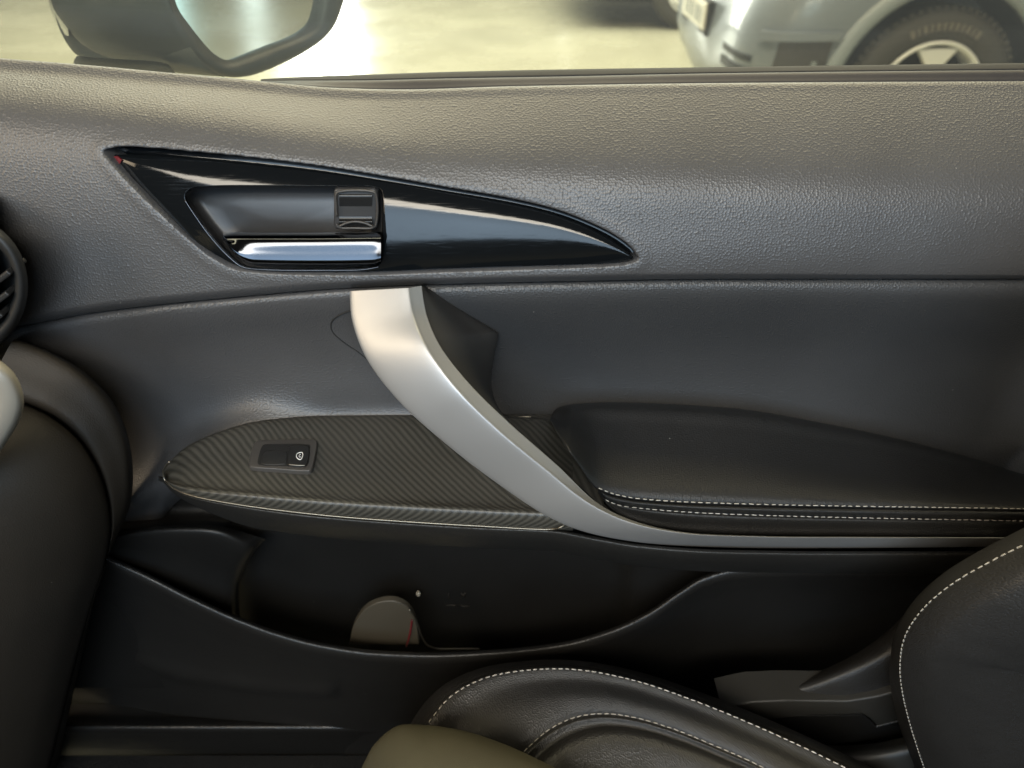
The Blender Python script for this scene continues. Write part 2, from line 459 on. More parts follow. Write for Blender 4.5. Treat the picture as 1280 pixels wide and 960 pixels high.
# ------------------------------------------------------------------ the car door
BELT = cv([(-160, 55), (0, 73), (90, 80), (200, 90), (290, 98), (340, 103), (420, 110), (500, 112), (640, 108), (900, 104), (1440, 101)])
SEAM = cv([(-160, 432), (35, 404), (120, 389), (280, 371), (440, 358), (530, 354), (700, 350), (900, 347), (1440, 347)])
RIDGE = cv([(-160, 118), (0, 136), (140, 150), (280, 166), (420, 188), (560, 212), (700, 226), (900, 236), (1440, 246)])
def off(f, d): return lambda x: f(x) + d
def mixf(f, g, t): return lambda x: f(x)*(1-t) + g(x)*t

door = empty('car_door', (0, .5, .30), 'black grained front passenger door with silver grab handle, seen from inside', 'car door')
HOLE_T = cv([(131, 189), (150, 185), (180, 186), (240, 191), (320, 199), (400, 209), (480, 222), (560, 236), (640, 250), (690, 262), (740, 281), (775, 300), (792, 315), (796, 322)])
HOLE_B = cv([(131, 191), (150, 214), (200, 264), (240, 300), (265, 320), (300, 336), (360, 341), (440, 342), (560, 338), (660, 335), (740, 332), (782, 329), (796, 324)])
hx = np.linspace(131, 796, 90)
HOLE = np.concatenate([np.stack([hx, HOLE_T(hx)], 1), np.stack([hx, HOLE_B(hx)], 1)[::-1]])
PXU = np.arange(-160, 1441, 2.0)
def upper_y(px, py):
    d = np.full(px.shape, -99.0); near = (px > 105) & (px < 825) & (py > 165) & (py < 365)
    d[near] = inside_dist(HOLE, px[near], py[near])
    return .065*sstep(-2, 9, d) - .0005*np.exp(-((d+9)/7.0)**2)
upper = hsurf('upper_trim', PXU, [
    (off(BELT, 5), .552), (BELT, .540), (off(BELT, 14), .531), (mixf(BELT, RIDGE, .55), cv([(-160, .512), (300, .511), (700, .502), (1440, .497)])),
    (RIDGE, cv([(-160, .492), (300, .490), (700, .478), (1440, .470)])), (mixf(RIDGE, SEAM, .36), cv([(-160, .4745), (500, .4735), (1440, .4640)])), (off(SEAM, -30), cv([(-160, .465), (500, .465), (1440, .4615)])), (off(SEAM, -9), cv([(-160, .463), (500, .463), (1440, .4612)])),
    (SEAM, .468), (off(SEAM, 1.5), .482)], [6, 10, 24, 28, 40, 52, 16, 10, 8], M['vinyl'], door, upper_y, relax=360, hold=26)

# weather strip along the window
px = np.arange(326, 1441, 6.0)
LIP = cv([(326, 99), (380, 96), (440, 94), (560, 90), (700, 87), (900, 84), (1280, 79), (1440, 77)])
STR = cv([(326, 100), (380, 100), (440, 100), (560, 97.5), (700, 95), (900, 91), (1280, 87), (1440, 86)])
hsurf('window_seal', px, [(off(LIP, 4), .572), (LIP, .566), (off(LIP, .6), .560), (mixf(LIP, STR, .5), .556), (STR, .553), (off(STR, 1.5), .560)], 4, M['rubber'], door)
hsurf('belt_trim', px, [(off(STR, -1), .560), (STR, .554), (off(STR, 2), .550), (off(mixf(STR, BELT, .6), .5), .546), (off(BELT, -.5), .5435), (off(BELT, 2), .5430)], 4, M['beltgrey'], door)
# window pane: leans inwards towards the roof
G = np.array([[[x, .574 - (z-1.0)*.32, z] for x in np.linspace(-.75, 1.0, 6)] for z in np.linspace(.98, 1.42, 6)])
G2 = G + np.array([0, .004, 0])
bm = bmesh.new()
vs = [bm.verts.new(v) for v in (G[0, 0], G[0, -1], G[-1, -1], G[-1, 0])]; wv = [bm.verts.new(v) for v in (G2[0, 0], G2[0, -1], G2[-1, -1], G2[-1, 0])]
bm.faces.new(vs); bm.faces.new(wv[::-1])
for i in range(4): bm.faces.new((vs[i], wv[i], wv[(i+1) % 4], vs[(i+1) % 4]))
bm_obj('window_pane', bm, M['glass'], door)
# outer skin of the door, seen in the mirror only
loft('outer_skin', [[(-.9, y, z), (0, y, z), (1.0, y, z), (2.6, y-.02, z)] for y, z in ((.585, 1.005), (.60, .98), (.67, .88), (.70, .70), (.69, .50), (.66, .32))], 6, 6, M['carpaint'], door)

# ---- piano black bezel, open for the handle cup
BZ_T = cv([(134, 193), (160, 193), (200, 195), (240, 199), (320, 207), (400, 216), (480, 228), (560, 241), (640, 255), (690, 267), (737, 285), (770, 303), (788, 317), (793, 323)])
BZ_B = cv([(134, 196), (152, 215), (202, 264.5), (242, 299.5), (268, 317), (302, 333), (360, 338), (440, 339), (560, 335), (660, 332), (740, 330), (780, 328), (793, 324.5)])
def bez_Y(px, py):
    t, b = BZ_T(px), BZ_B(px)
    f = np.clip((py - t) / np.maximum(b - t, 1.5), 0, 1)
    hgt = .0036 * sstep(126, 175, px) * (1 - .45*sstep(600, 790, px)) + .0005
    e = np.clip(f/.40, 0, 1)
    prof = (1 - (1-e)**2.6) * (1 - .16*np.clip((f-.8)/.2, 0, 1)**2)
    return .4890 - (py-190)/150*.0262 - hgt*prof + .0065*np.clip(f-.25, 0, 1)**2
CUP = catmull(np.array([(231, 246), (238, 236), (262, 232.5), (320, 231.5), (400, 232), (462, 232.5), (476, 236), (479, 246), (479.5, 285), (478.5, 320), (474, 332), (456, 335), (400, 336), (325, 335), (303, 331), (286, 318), (262, 292), (241, 264)], float), 8, closed=True)
def resample_closed(c, n):
    c2 = np.concatenate([c, c[:1]]); s = np.concatenate([[0], np.cumsum(np.linalg.norm(np.diff(c2, axis=0), axis=1))])
    q = np.linspace(0, s[-1], n, endpoint=False)
    return np.stack([np.interp(q, s, c2[:, k]) for k in range(2)], 1)
tx = 134 + (793-134)*(.5-.5*np.cos(np.linspace(0, math.pi, 160)))
OUT = np.concatenate([np.stack([tx, BZ_T(tx)], 1), np.stack([tx, BZ_B(tx)], 1)[::-1]])
cen = np.array([360, 284.0])
def by_angle(c, angs):
    """point of the outline hit by the ray from the cup centre at each angle"""
    q = np.roll(c, -1, 0); res = []
    for a in angs:
        d = np.array([math.cos(a), math.sin(a)]); best = None
        e = q - c; w = c - cen
        den = d[0]*e[:, 1] - d[1]*e[:, 0]
        with np.errstate(divide='ignore', invalid='ignore'):
            tt = (w[:, 0]*e[:, 1] - w[:, 1]*e[:, 0]) / den; ss = (w[:, 0]*d[1] - w[:, 1]*d[0]) / den
        ok = (np.abs(den) > 1e-9) & (tt > 0) & (ss >= -1e-6) & (ss <= 1+1e-6)
        best = tt[ok].max() if ok.any() else 1
        res.append(cen + d*best)
    return np.array(res)
# denser angles towards the long tail on the right
ang = []
for a0, a1, k in ((-.36, .42, 120), (.42, 2.1, 60), (2.1, 4.2, 110), (4.2, 2*math.pi-.36, 80)):
    ang += list(np.linspace(a0, a1, k, endpoint=False))
ang = np.array(ang)
LO, LI = by_angle(OUT, ang), by_angle(CUP, ang)
rows = []
LOY = bez_Y(LO[:, 0], LO[:, 1])
HO = by_angle(HOLE, ang)
HO = HO + (HO-cen)/np.linalg.norm(HO-cen, axis=1, keepdims=True)*1.5
rows.append(P(HO[:, 0], HO[:, 1], LOY + .008))
rows.append(P(LO[:, 0], LO[:, 1], LOY + .009))
for f in np.concatenate([[0], np.concatenate([np.linspace(.006, .2, 22), np.linspace(.23, .985, 30)]), [1.0]]):
    q = LO*(1-f) + LI*f
    rows.append(P(q[:, 0], q[:, 1], bez_Y(q[:, 0], q[:, 1])))
q = LI*.992 + cen*.008; rows.append(P(q[:, 0], q[:, 1], bez_Y(LI[:, 0], LI[:, 1]) + .0012))
q = LI*.985 + cen*.015; rows.append(P(q[:, 0], q[:, 1], bez_Y(LI[:, 0], LI[:, 1]) + .006))
bezel = grid_mesh('handle_bezel', np.array(rows), M['piano'], door, closed_u=True)
# red painted chip at the front tip
qq = np.array([(139, 196), (146, 195.5), (152, 200), (149, 206), (143, 202)])
slab('paint_chip', P(qq[:, 0], qq[:, 1], bez_Y(qq[:, 0], qq[:, 1]) - .0012), .002, M['red'], bezel)
# cup: wall and hollow floor
rows = []
for s_, dY in ((.985, .004), (.975, .010), (.955, .017), (.90, .022), (.80, .0245), (.6, .025), (.35, .025), (.1, .025), (.002, .025)):
    q = LI*s_ + cen*(1-s_)
    rows.append(P(q[:, 0], q[:, 1], bez_Y(LI[:, 0], LI[:, 1])*(s_**2) + (1-s_**2)*.4705 + dY))
M['cup'] = mat('cup_plastic', (.035, .035, .036), .36)
cup = grid_mesh('handle_cup', np.array(rows), M['cup'], door, closed_u=True)
# bright line round the lower front of the cup
idx = [(231, 250), (242, 267), (263, 296), (286, 321), (303, 333.5), (330, 337), (400, 338), (455, 337), (474, 333.5)]
a = np.array(idx, float)
tube('cup_edge_trim', P(a[:, 0], a[:, 1], bez_Y(a[:, 0], a[:, 1]) - .0002), .0006, M['smoked'], bezel, n=8)
# chrome pull lever
LT = cv([(279, 293), (300, 292), (380, 292), (476, 291)])
LB = cv([(279, 297), (290, 313), (302, 324), (318, 329.5), (400, 331), (466, 330), (476, 327)])
lx = np.linspace(279, 476, 60)
lever = hsurf('pull_lever', lx, [(off(LT, -2), .494), (off(LT, -2), .480), (LT, .4670), (off(LT, 5.5), .4600), (off(LT, 8), .4583), (mixf(LT, LB, .55), .4548), (mixf(LT, LB, .91), .4520), (mixf(LT, LB, .97), .4530), (LB, .458), (off(LB, 1), .482)], [2, 4, 4, 4, 8, 8, 4, 3, 3], M['smoked'], door)
# child lock toggle in its frame
fr_ = np.array([(417, 239), (420, 236), (468, 236), (472, 240), (472, 284), (468, 288), (420, 287), (417, 283)], float)
tog = slab('lock_toggle', P(fr_[:, 0], fr_[:, 1], np.full(8, 0.4790)), .016, M['cup'], door, bevel=.0016)
tq = np.linspace(424, 465, 14)
hsurf('toggle_face', tq, [(242, 0.4800), (244, 0.4777), (262, 0.4793), (274, 0.4783), (277, 0.4755), (283, 0.4777)], 5, M['button'], tog)
tube('toggle_frame', P(np.array([421, 420, 420, 424, 466, 470, 470, 466, 444, 424, 421]), np.array([270, 256, 243, 239.5, 239.5, 243, 280, 284.5, 285, 284, 280]), 0.4773), .0009, M['swbezel'], tog, n=8, per=4)
tube('toggle_arch', P(np.array([424, 434, 444, 455, 466]), np.array([283, 278.5, 277, 278.5, 283]), 0.4750), .0009, M['swbezel'], tog, n=8)

# ---- middle of the door: front half (before the grab handle)
CT = cv([(-160, 655), (100, 640), (150, 622), (185, 606), (203, 590), (212, 577), (232, 559), (270, 541), (330, 525), (400, 519), (520, 518), (640, 521), (780, 530)])
lx = np.arange(-160, 524, 4.0)
front_trim = hsurf('front_insert', lx, [(off(SEAM, -8), .490), (off(SEAM, 1), .479), (off(SEAM, 5), .4725), (off(SEAM, 22), .473), (mixf(SEAM, CT, .33), .482),
    (mixf(SEAM, CT, .62), .487), (off(mixf(SEAM, CT, .86), 0), .484), (off(CT, -8), cv([(-160, .475), (300, .476), (420, .486), (700, .487)])), (off(CT, -1), cv([(-160, .467), (300, .468), (420, .483), (700, .484)])), (off(CT, 10), cv([(-160, .468), (195, .466), (230, .462), (300, .464), (420, .480), (700, .480)])), (off(CT, 32), cv([(-160, .490), (180, .486), (230, .460), (700, .456)])), (off(CT, 60), .500)], [3, 3, 5, 8, 10, 10, 6, 5, 3, 4, 4], M['vinyl'], door, relax=12)
# oval cover of the handle fixing, a hair line in the trim
pc = np.array([(440, 388), (424, 394), (414, 404), (416, 415), (430, 428), (448, 440), (459, 449)], float)
def front_Y(px, py):
    f = (py - SEAM(px)) / (CT(px) - SEAM(px))
    return pchip([0, .03, .14, .33, .62, .86, 1], [.476, .4725, .473, .482, .487, .486, .483], f)
tube('fixing_cover_seam', P(pc[:, 0], pc[:, 1], front_Y(pc[:, 0], pc[:, 1]) - .0001), .0006, M['black'], front_trim, n=6)

# ---- middle of the door: leather insert behind the handle
lx = np.arange(498, 1441, 5.0)
PT = cv([(470, 520), (640, 520), (690, 516), (720, 506), (760, 503), (900, 509), (1050, 533), (1180, 563), (1290, 596), (1440, 650)])
rear_trim = hsurf('rear_insert', lx, [(off(SEAM, -8), .490), (off(SEAM, 1), .480), (off(SEAM, 4), .4755), (off(SEAM, 20), .4730), (off(SEAM, 48), .482), (off(SEAM, 90), .499),
    (mixf(off(SEAM, 90), PT, .5), .505), (off(PT, -14), .504), (off(PT, 6), .502), (off(PT, 40), .498)], [3, 3, 5, 8, 10, 10, 8, 6, 6], M['insert'], door, relax=25)

# ---- carbon look switch panel
CB = cv([(203, 592), (206, 600), (216, 609), (240, 619), (300, 630.5), (400, 643), (500, 651), (600, 657), (690, 661), (720, 662)])
lx = 203 + (716-203)*(np.linspace(0, 1, 110)**1.4)
CTc = off(CT, 1)
yt = cv([(203, .430), (230, .444), (300, .462), (420, .479), (720, .480)])
ye = cv([(203, .420), (230, .405), (300, .397), (400, .393), (720, .388)])
sw = hsurf('switch_panel', lx, [(CTc, off(yt, .008)), (CTc, yt), (mixf(CTc, CB, .4), mixf(yt, ye, .48)), (mixf(CTc, CB, .8), mixf(yt, ye, .94)), (mixf(CTc, CB, .855), off(ye, -.002)),
    (mixf(CTc, CB, .90), off(ye, -.004)), (CB, off(ye, -.003)), (off(CB, 1.5), off(ye, .006))], [2, 10, 10, 4, 4, 5, 2], M['carbon'], door)
a = np.array([(212, 577), (204, 589), (206, 600), (216, 609.5), (240, 619.5), (300, 631), (400, 643.5), (500, 651.5), (600, 657.5), (690, 661.5), (701, 659), (712, 650)], float)
tube('switch_panel_trim', P(a[:, 0], a[:, 1], np.append(ye(a[:-2, 0]), [.386, .392]) - .0035), .0007, M['trimmetal'], sw, n=8)
def sw_Y(px, py):
    f = (py - CTc(px)) / (CB(px) - CTc(px))
    return pchip([0, .4, .8, 1], [0, .48, .94, 1.0], f)*(ye(px)-yt(px)) + yt(px)
swc = np.array([(311, 580), (396, 552), (320, 550), (385, 588)], float)
swp = P(swc[:, 0], swc[:, 1], sw_Y(swc[:, 0], swc[:, 1]))
sw_n = np.cross(swp[1]-swp[0], swp[2]-swp[3]); sw_n /= np.linalg.norm(sw_n)
if sw_n[2] < 0: sw_n = -sw_n
sw_o = swp.mean(0)
sw_d = tuple(-sw_n)
def on_sw(pts, lift=0.0):
    a = np.array(pts, float); D = np.stack(rays(a[:, 0], a[:, 1]), -1); O = np.array([0, 0, CAMZ])
    t = ((sw_o + sw_n*lift - O) @ sw_n) / (D @ sw_n); return O + D*t[:, None]
def rounded(pts, per=5): return catmull(np.array(pts, float), per, closed=True)
bo = rounded([(311, 579), (312.5, 568), (317, 555), (320, 551.5), (326, 549.8), (350, 549), (392, 549), (395.5, 550.5), (396.5, 553.5), (394, 570), (391, 583), (388.5, 587), (384, 588.3), (345, 586), (315, 583.6), (311.8, 582)], 3)
swb = slab('window_switch', on_sw(bo, .0022), .006, M['swbezel'], sw, bevel=.0009, direction=sw_d)
bi = rounded([(322, 579), (324, 568), (327.5, 558), (330, 555.8), (345, 555), (386, 555.6), (387.8, 557), (386, 570), (383.5, 581), (381.5, 583), (355, 582.2), (324, 581)], 3)
slab('switch_well', on_sw(bi, .0024), .004, M['black'], swb, direction=sw_d)
br = rounded([(361, 559), (364, 557), (384, 557.5), (386.5, 560), (384, 579), (381, 581.5), (361, 580.5), (359, 577)], 3)
slab('switch_rocker', on_sw(br, .0038), .004, M['button'], swb, bevel=.0007, direction=sw_d)
lo = rounded([(326, 579), (330, 566), (338, 563), (352, 563), (358, 566), (358, 579), (350, 580.5)], 3)
slab('switch_scoop', on_sw(lo, .0027), .003, M['dark'], swb, bevel=.0008, direction=sw_d)
def line_mark(name, pts, w, m, parent, closed=False):
    tube(name, pts, w, m, parent, n=6, per=2, closed=closed, smoothpath=True)
tube('rocker_edge', on_sw([(361, 580.5), (370, 581.5), (381, 581.8)], .0036), .0004, M['trimmetal'], swb, n=6)
line_mark('window_symbol', on_sw([(370.5, 571), (371.5, 567), (375, 565.6), (378, 565.6), (378, 571), (376, 574.3), (374, 574.3)], .0040), .00030, M['white'], swb, True)
line_mark('window_symbol', on_sw([(373.8, 570.5), (374.5, 568.4), (376, 568)], .0040), .00026, M['white'], swb)
line_mark('window_symbol', on_sw([(374, 571.2), (376.2, 571.2)], .0040), .00026, M['white'], swb)

# ---- ledge and undercut below the switch panel
LE = cv([(-160, 640), (150, 620), (200, 597), (216, 611), (240, 621), (300, 632), (400, 645), (500, 653), (600, 659), (690, 663), (740, 672), (800, 682), (900, 689), (1050, 691), (1440, 690)])
lx = np.arange(198, 1441, 5.0)
yl = cv([(190, .425), (230, .405), (300, .397), (400, .391), (720, .386), (900, .378), (1440, .380)])
tp = lambda k: (lambda x: LE(x) + k*(.15+.85*sstep(196, 330, x)))
hsurf('armrest_fascia', lx, [(off(LE, -2), off(yl, .012)), (off(LE, -.5), off(yl, -.001)), (tp(2), off(yl, -.003)), (tp(9), off(yl, -.001)), (tp(17), off(yl, .008)), (tp(24), off(yl, .030)), (tp(26), off(yl, .075))], 5, M['fascia'], door)

# ---- armrest pad
PB = cv([(688, 524), (700, 546), (722, 578), (748, 611), (770, 619), (800, 624.5), (900, 630), (1280, 637), (1440, 640)])
PTT = cv([(688, 521), (694, 512), (704, 507.5), (720, 505), (760, 503), (900, 509), (1050, 533), (1180, 563), (1290, 596), (1440, 636)])
lx = 688 + (1440-688)*np.linspace(0, 1, 150)**1.7
edge = lambda x: .030*(1-sstep(686, 716, x))
def py_(v): return lambda x: v + edge(x)
pad = hsurf('armrest_pad', lx, [(off(PTT, 2), py_(.506)), (PTT, py_(.484)), (mixf(PTT, PB, .06), py_(.468)), (mixf(PTT, PB, .22), py_(.455)), (mixf(PTT, PB, .55), py_(.428)), (mixf(PTT, PB, .82), py_(.405)), (mixf(PTT, PB, .93), py_(.3975)), (PB, py_(.3950)), (off(PB, 1.5), py_(.400))], [2, 4, 8, 12, 12, 6, 4, 2], M['pad'], door)
lx = 748 + (1440-748)*np.linspace(0, 1, 120)**1.4
PB2 = cv([(748, 611), (758, 625), (775, 630.5), (800, 634), (900, 641), (1280, 650), (1440, 653)])
BOT = cv([(748, 613), (762, 633), (790, 650), (850, 664), (950, 669), (1440, 672)])
hsurf('armrest_band', lx, [(off(PB, -1), .404), (off(PB, 1), .3965), (mixf(PB, PB2, .5), .3925), (PB2, .3945), (off(PB2, .8), .3965), (mixf(PB2, BOT, .15), .3935), (mixf(PB2, BOT, .6), .393), (BOT, .391), (off(BOT, 3), .40)], [2, 4, 4, 2, 2, 4, 4, 2], M['pad'], pad)
a = np.linspace(748, 1400, 40)
stitches('stitching', P(a, PB(a)-1.0, .3945), M['thread'], pad, .0034, .0018, .00031)
a = np.linspace(756, 1400, 40)
stitches('stitching', P(a, PB2(a)+1.2, .3938), M['thread'], pad, .0034, .0018, .00031)

# ---- silver grab handle
L = [(437, 364, .450), (440, 400, .438), (458, 448, .421), (500, 503, .405), (560, 557, .394), (620, 603, .388), (680, 643, .381), (725, 663, .381), (800, 678, .385), (900, 684, .388), (1050, 685, .389), (1420, 681, .392)]
R = [(511, 360, .442), (516, 392, .430), (532, 432, .412), (570, 485, .396), (620, 535, .387), (680, 585, .380), (735, 628, .374), (785, 652, .371), (850, 666, .369), (950, 671, .369), (1080, 672, .369), (1420, 673, .376)]
Sd = [(527, 357, .450), (533, 392, .438), (550, 432, .421), (588, 481, .406), (638, 530, .397), (696, 581, .389), (750, 631, .382), (795, 652, .377), (853, 665, .374), (950, 670, .374), (1080, 671, .374), (1420, 672, .381)]
def rail(base, dpx=0, dpy=0, dY=0): return T([(x+dpx, y+dpy, Y+dY) for x, y, Y in base])
def between(A, B, t, dY=0): return T([(a[0]*(1-t)+b[0]*t, a[1]*(1-t)+b[1]*t, a[2]*(1-t)+b[2]*t+dY) for a, b in zip(A, B)])
handle = loft('grab_handle', [rail(L, 5, 0, .045), rail(L, 1, 0, .006), rail(L), between(L, R, .04, -.0012), between(L, R, .5, -.0020), between(L, R, .94, -.0008), rail(R), between(R, Sd, .12, .0002), between(R, Sd, .9), rail(Sd), between(R, Sd, .85, .012)], 10, [2, 2, 3, 6, 6, 3, 2, 4, 2, 2], M['silver'], door)
# end face at the top of the handle
# dark inner side of the handle with the finger hollow
So = Sd[:7]
Oo = [(530, 357, .474), (560, 376, .478), (606, 405, .482), (613, 476, .484), (640, 531, .474), (692, 583, .440), (750, 632, .394)]
Oc = [(530, 357, .474), (566, 380, .479), (616, 412, .483), (623, 418, .484), (620, 430, .485), (615, 454, .486), (613, 482, .486), (628, 518, .480), (650, 546, .464), (700, 591, .430), (750, 632, .394)]
def lin(p, q, n): return [tuple(np.array(p)*(1-t)+np.array(q)*t) for t in np.linspace(0, 1, n, endpoint=False)]
Ob = lin((530, 357, .474), (622, 416, .484), 16) + lin((622, 416, .484), (623, 421, .485), 2) + [tuple(v) for v in catmull(np.array([(623, 421, .485), (617, 450, .486), (614, 480, .486), (624, 512, .482), (648, 545, .466), (700, 591, .430), (750, 632, .394)], float), 7)]
Sc = catmull(np.array(So, float), 20)
fr = np.interp(np.linspace(0, 1, len(Ob)), [0, .28, .31, 1], [0, .30, .33, 1])
Si = [tuple(Sc[int(round(f*(len(Sc)-1)))]) for f in fr]
mx_ = lambda A, B, t, d: T([(a[0]*(1-t)+b[0]*t, a[1]*(1-t)+b[1]*t, a[2]*(1-t)+b[2]*t+d) for a, b in zip(A, B)])
hb = loft('handle_back', [mx_(Si, Ob, -.01, .004), mx_(Si, Ob, .3, -.001), mx_(Si, Ob, .7, -.001), T(Ob), mx_(Si, Ob, .97, .02)], 1, [6, 6, 6, 2], M['cupwall'], door)
# floor of the finger hollow between handle and pad
lx = np.linspace(610, 770, 30)
hsurf('hollow_floor', lx, [(518, .496), (522, .490), (528, .478), (560, .455), (600, .430), (650, .404)], 4, M['carbon'], door)
a = np.array([(640, 522.5), (655, 521), (664, 521)], float)
tube('hollow_edge', P(a[:, 0], a[:, 1], .4885), .0006, M['trimmetal'], door, n=6)

# ---- lower door: pocket
RIM = cv([(-160, 560), (60, 655), (112, 684), (180, 715), (240, 745), (300, 772), (350, 790), (400, 803), (470, 813), (540, 815.5), (620, 812), (700, 803), (760, 787), (810, 764), (850, 737), (880, 719), (920, 709), (1000, 706), (1440, 706)])
yr = cv([(-160, .450), (112, .447), (240, .432), (400, .420), (540, .416), (700, .420), (810, .430), (880, .440), (960, .442), (1440, .442)])
lx = np.arange(-160, 1441, 6.0)
SL = cv([(120, 806), (170, 822), (230, 839), (300, 851), (380, 859), (430, 860)])
def ledge(px, py):
    k = sstep(120, 200, px)*(1-sstep(410, 428, px)); d = py - SL(px)
    return -.003*k*np.exp(-(d/7.0)**2) - .003*k*sstep(-40, 0, d)*(1-sstep(4, 16, d))
pkt = hsurf('pocket_front', lx, [(off(RIM, 26), off(yr, .018)), (off(RIM, 8), off(yr, .013)), (off(RIM, 1), off(yr, .008)), (RIM, off(yr, .004)), (off(RIM, 4), off(yr, -.001)), (off(RIM, 11), off(yr, -.003)), (off(RIM, 20), off(yr, .001)), (off(RIM, 36), off(yr, .010)), (off(RIM, 90), off(yr, .024)), (off(RIM, 340), off(yr, .05))], [2, 3, 3, 4, 5, 5, 5, 16, 40], M['rimplastic'], door, ledge)
yb = cv([(-160, .462), (100, .462), (285, .468), (300, .485), (330, .497), (700, .500), (770, .492), (795, .474), (820, .470), (1440, .470)])
yb0 = cv([(-160, .505), (285, .505), (330, .500), (1440, .475)])
hsurf('pocket_back', lx, [(600, yb0), (640, yb0), (668, yb), (700, yb), (760, yb), (820, off(yb, .002)), (860, off(yb, .002))], 4, M['plastic'], door)
# upper front wing of the pocket
wg = [[(112, 680, .458), (112, 682, .455), (112, 684, .453), (112, 685, .453)], [(160, 664, .466), (160, 668, .455), (160, 686, .456), (160, 706, .456)], [(220, 656, .466), (220, 662, .453), (220, 695, .456), (220, 734, .455)],
      [(276, 658, .466), (274, 665, .453), (264, 708, .457), (262, 754, .454)], [(320, 670, .468), (312, 684, .458), (292, 726, .462), (290, 768, .456)], [(332, 674, .474), (318, 690, .472), (299, 730, .474), (300, 772, .468)]]
loft('pocket_wing', [T(w) for w in wg], 8, [5, 8, 8, 8, 4], M['plastic'], door)
# rounded divider tab with a red edge and the bright wire like rim beside it
dv = catmull(np.array([(436, 806), (443, 780), (456, 762), (474, 753), (494, 752), (510, 760), (520, 778), (524, 806)], float), 6)
M['tab'] = mat('grey_tab', (.050, .043, .031), .5)
slab('pocket_divider', P(dv[:, 0], dv[:, 1], .452), .006, M['tab'], door, bevel=.0012)
a = np.array([(512, 762), (520, 775), (527, 795), (534, 806), (545, 810.5), (570, 811), (600, 811)], float)
tube('pocket_mat_edge', P(a[:, 0], a[:, 1], .4505), .0009, M['trimmetal'], door, n=6)
a = np.array([(508, 808), (513, 790), (515, 775)], float)
tube('red_edge', P(a[:, 0], a[:, 1], .4510), .0009, M['red'], door, n=6)
bx('pocket_clip', tuple(P(523, 742, .490)), (.0045, .005, .006), mat('clip_plastic', (.34, .32, .27), .4), door, bevel=.002, smooth=True)
def tiny(pts): line_mark('moulded_mark', P(np.array([p[0] for p in pts], float), np.array([p[1] for p in pts], float), .4985), .0006, M['dash'], door)
tiny([(561, 741), (561, 747)]); tiny([(576, 741), (582, 747)]); tiny([(582, 741), (576, 747)]); tiny([(558, 756), (572, 757)]); tiny([(576, 757), (588, 758)])
settle(door)

# ---- door mirror (part of the door)
def mir(pts): return T(pts)
mirror = empty('door_mirror', (0, 0, 0)); mirror.parent = door
mirror.matrix_parent_inverse = Matrix.Translation(door.location).inverted()
# the glass looks backwards along the car; its rim lies in the same plane
mn = np.array([.835, -.548, -.05]); mn /= np.linalg.norm(mn)
m0 = P(228, 20, .690)
def PL(pts, offs=0.0):
    a = np.array(pts, float); A_, B_, C_ = rays(a[:, 0], a[:, 1]); D = np.stack([A_, B_, C_], -1); O = np.array([0, 0, CAMZ])
    t = ((m0 + mn*offs - O) @ mn) / (D @ mn)
    return O + D*t[:, None]
rim_px = [(205, -72), (204, -14), (210, 14), (221, 34), (246, 70), (260, 82), (284, 95), (304, 96), (322, 92), (356, 78), (386, 62), (405, 48), (418, 32), (427, 10), (432, -10), (440, -60), (420, -110), (300, -132)]
r_c = catmull(PL(rim_px, .004), 5, closed=True)
cc = r_c.mean(0)
fwd = np.array([-1.0, .10, 0.0])
def shr(k, f, dz=0.0): return (r_c - cc)*np.array([k, k, k]) + cc + fwd*f + np.array([0, 0, dz])
inner_px = [(212, -70), (211, -12), (217, 12), (229, 31), (255, 65), (265, 74), (280, 82), (294, 82), (306, 78), (346, 62), (374, 51), (390, 42), (401, 31), (407, 12), (411, -10), (420, -60), (404, -100), (300, -122)]
glass_px = [(219, -68), (218, -10), (224, 10), (236, 28), (262, 60), (270, 67), (281, 73), (290, 73), (300, 70), (340, 55), (366, 45), (378, 38), (388, 28), (393, 12), (396, -10), (404, -60), (394, -94), (300, -112)]
r_d = catmull(PL(inner_px, .004), 5, closed=True)
r_e = catmull(PL(glass_px, -.008), 5, closed=True)
G = catmull(np.array([shr(.05, .150), shr(.45, .146), shr(.72, .128), shr(.90, .085), shr(.985, .030), shr(1.0, .006), r_c, r_d*.5+r_c*.5 + mn*.002, r_d, r_e]), [3, 3, 5, 6, 4, 2, 2, 2, 4])
grid_mesh('mirror_housing', G, M['mirrorplastic'], mirror, closed_u=True)
slab('mirror_glass', catmull(PL([(300+(x-300)*1.02, (y+10)*1.02-10) for x, y in glass_px], -.0055), 5, closed=True), .003, M['mirrorglass'], mirror, direction=tuple(-mn), smooth=False)
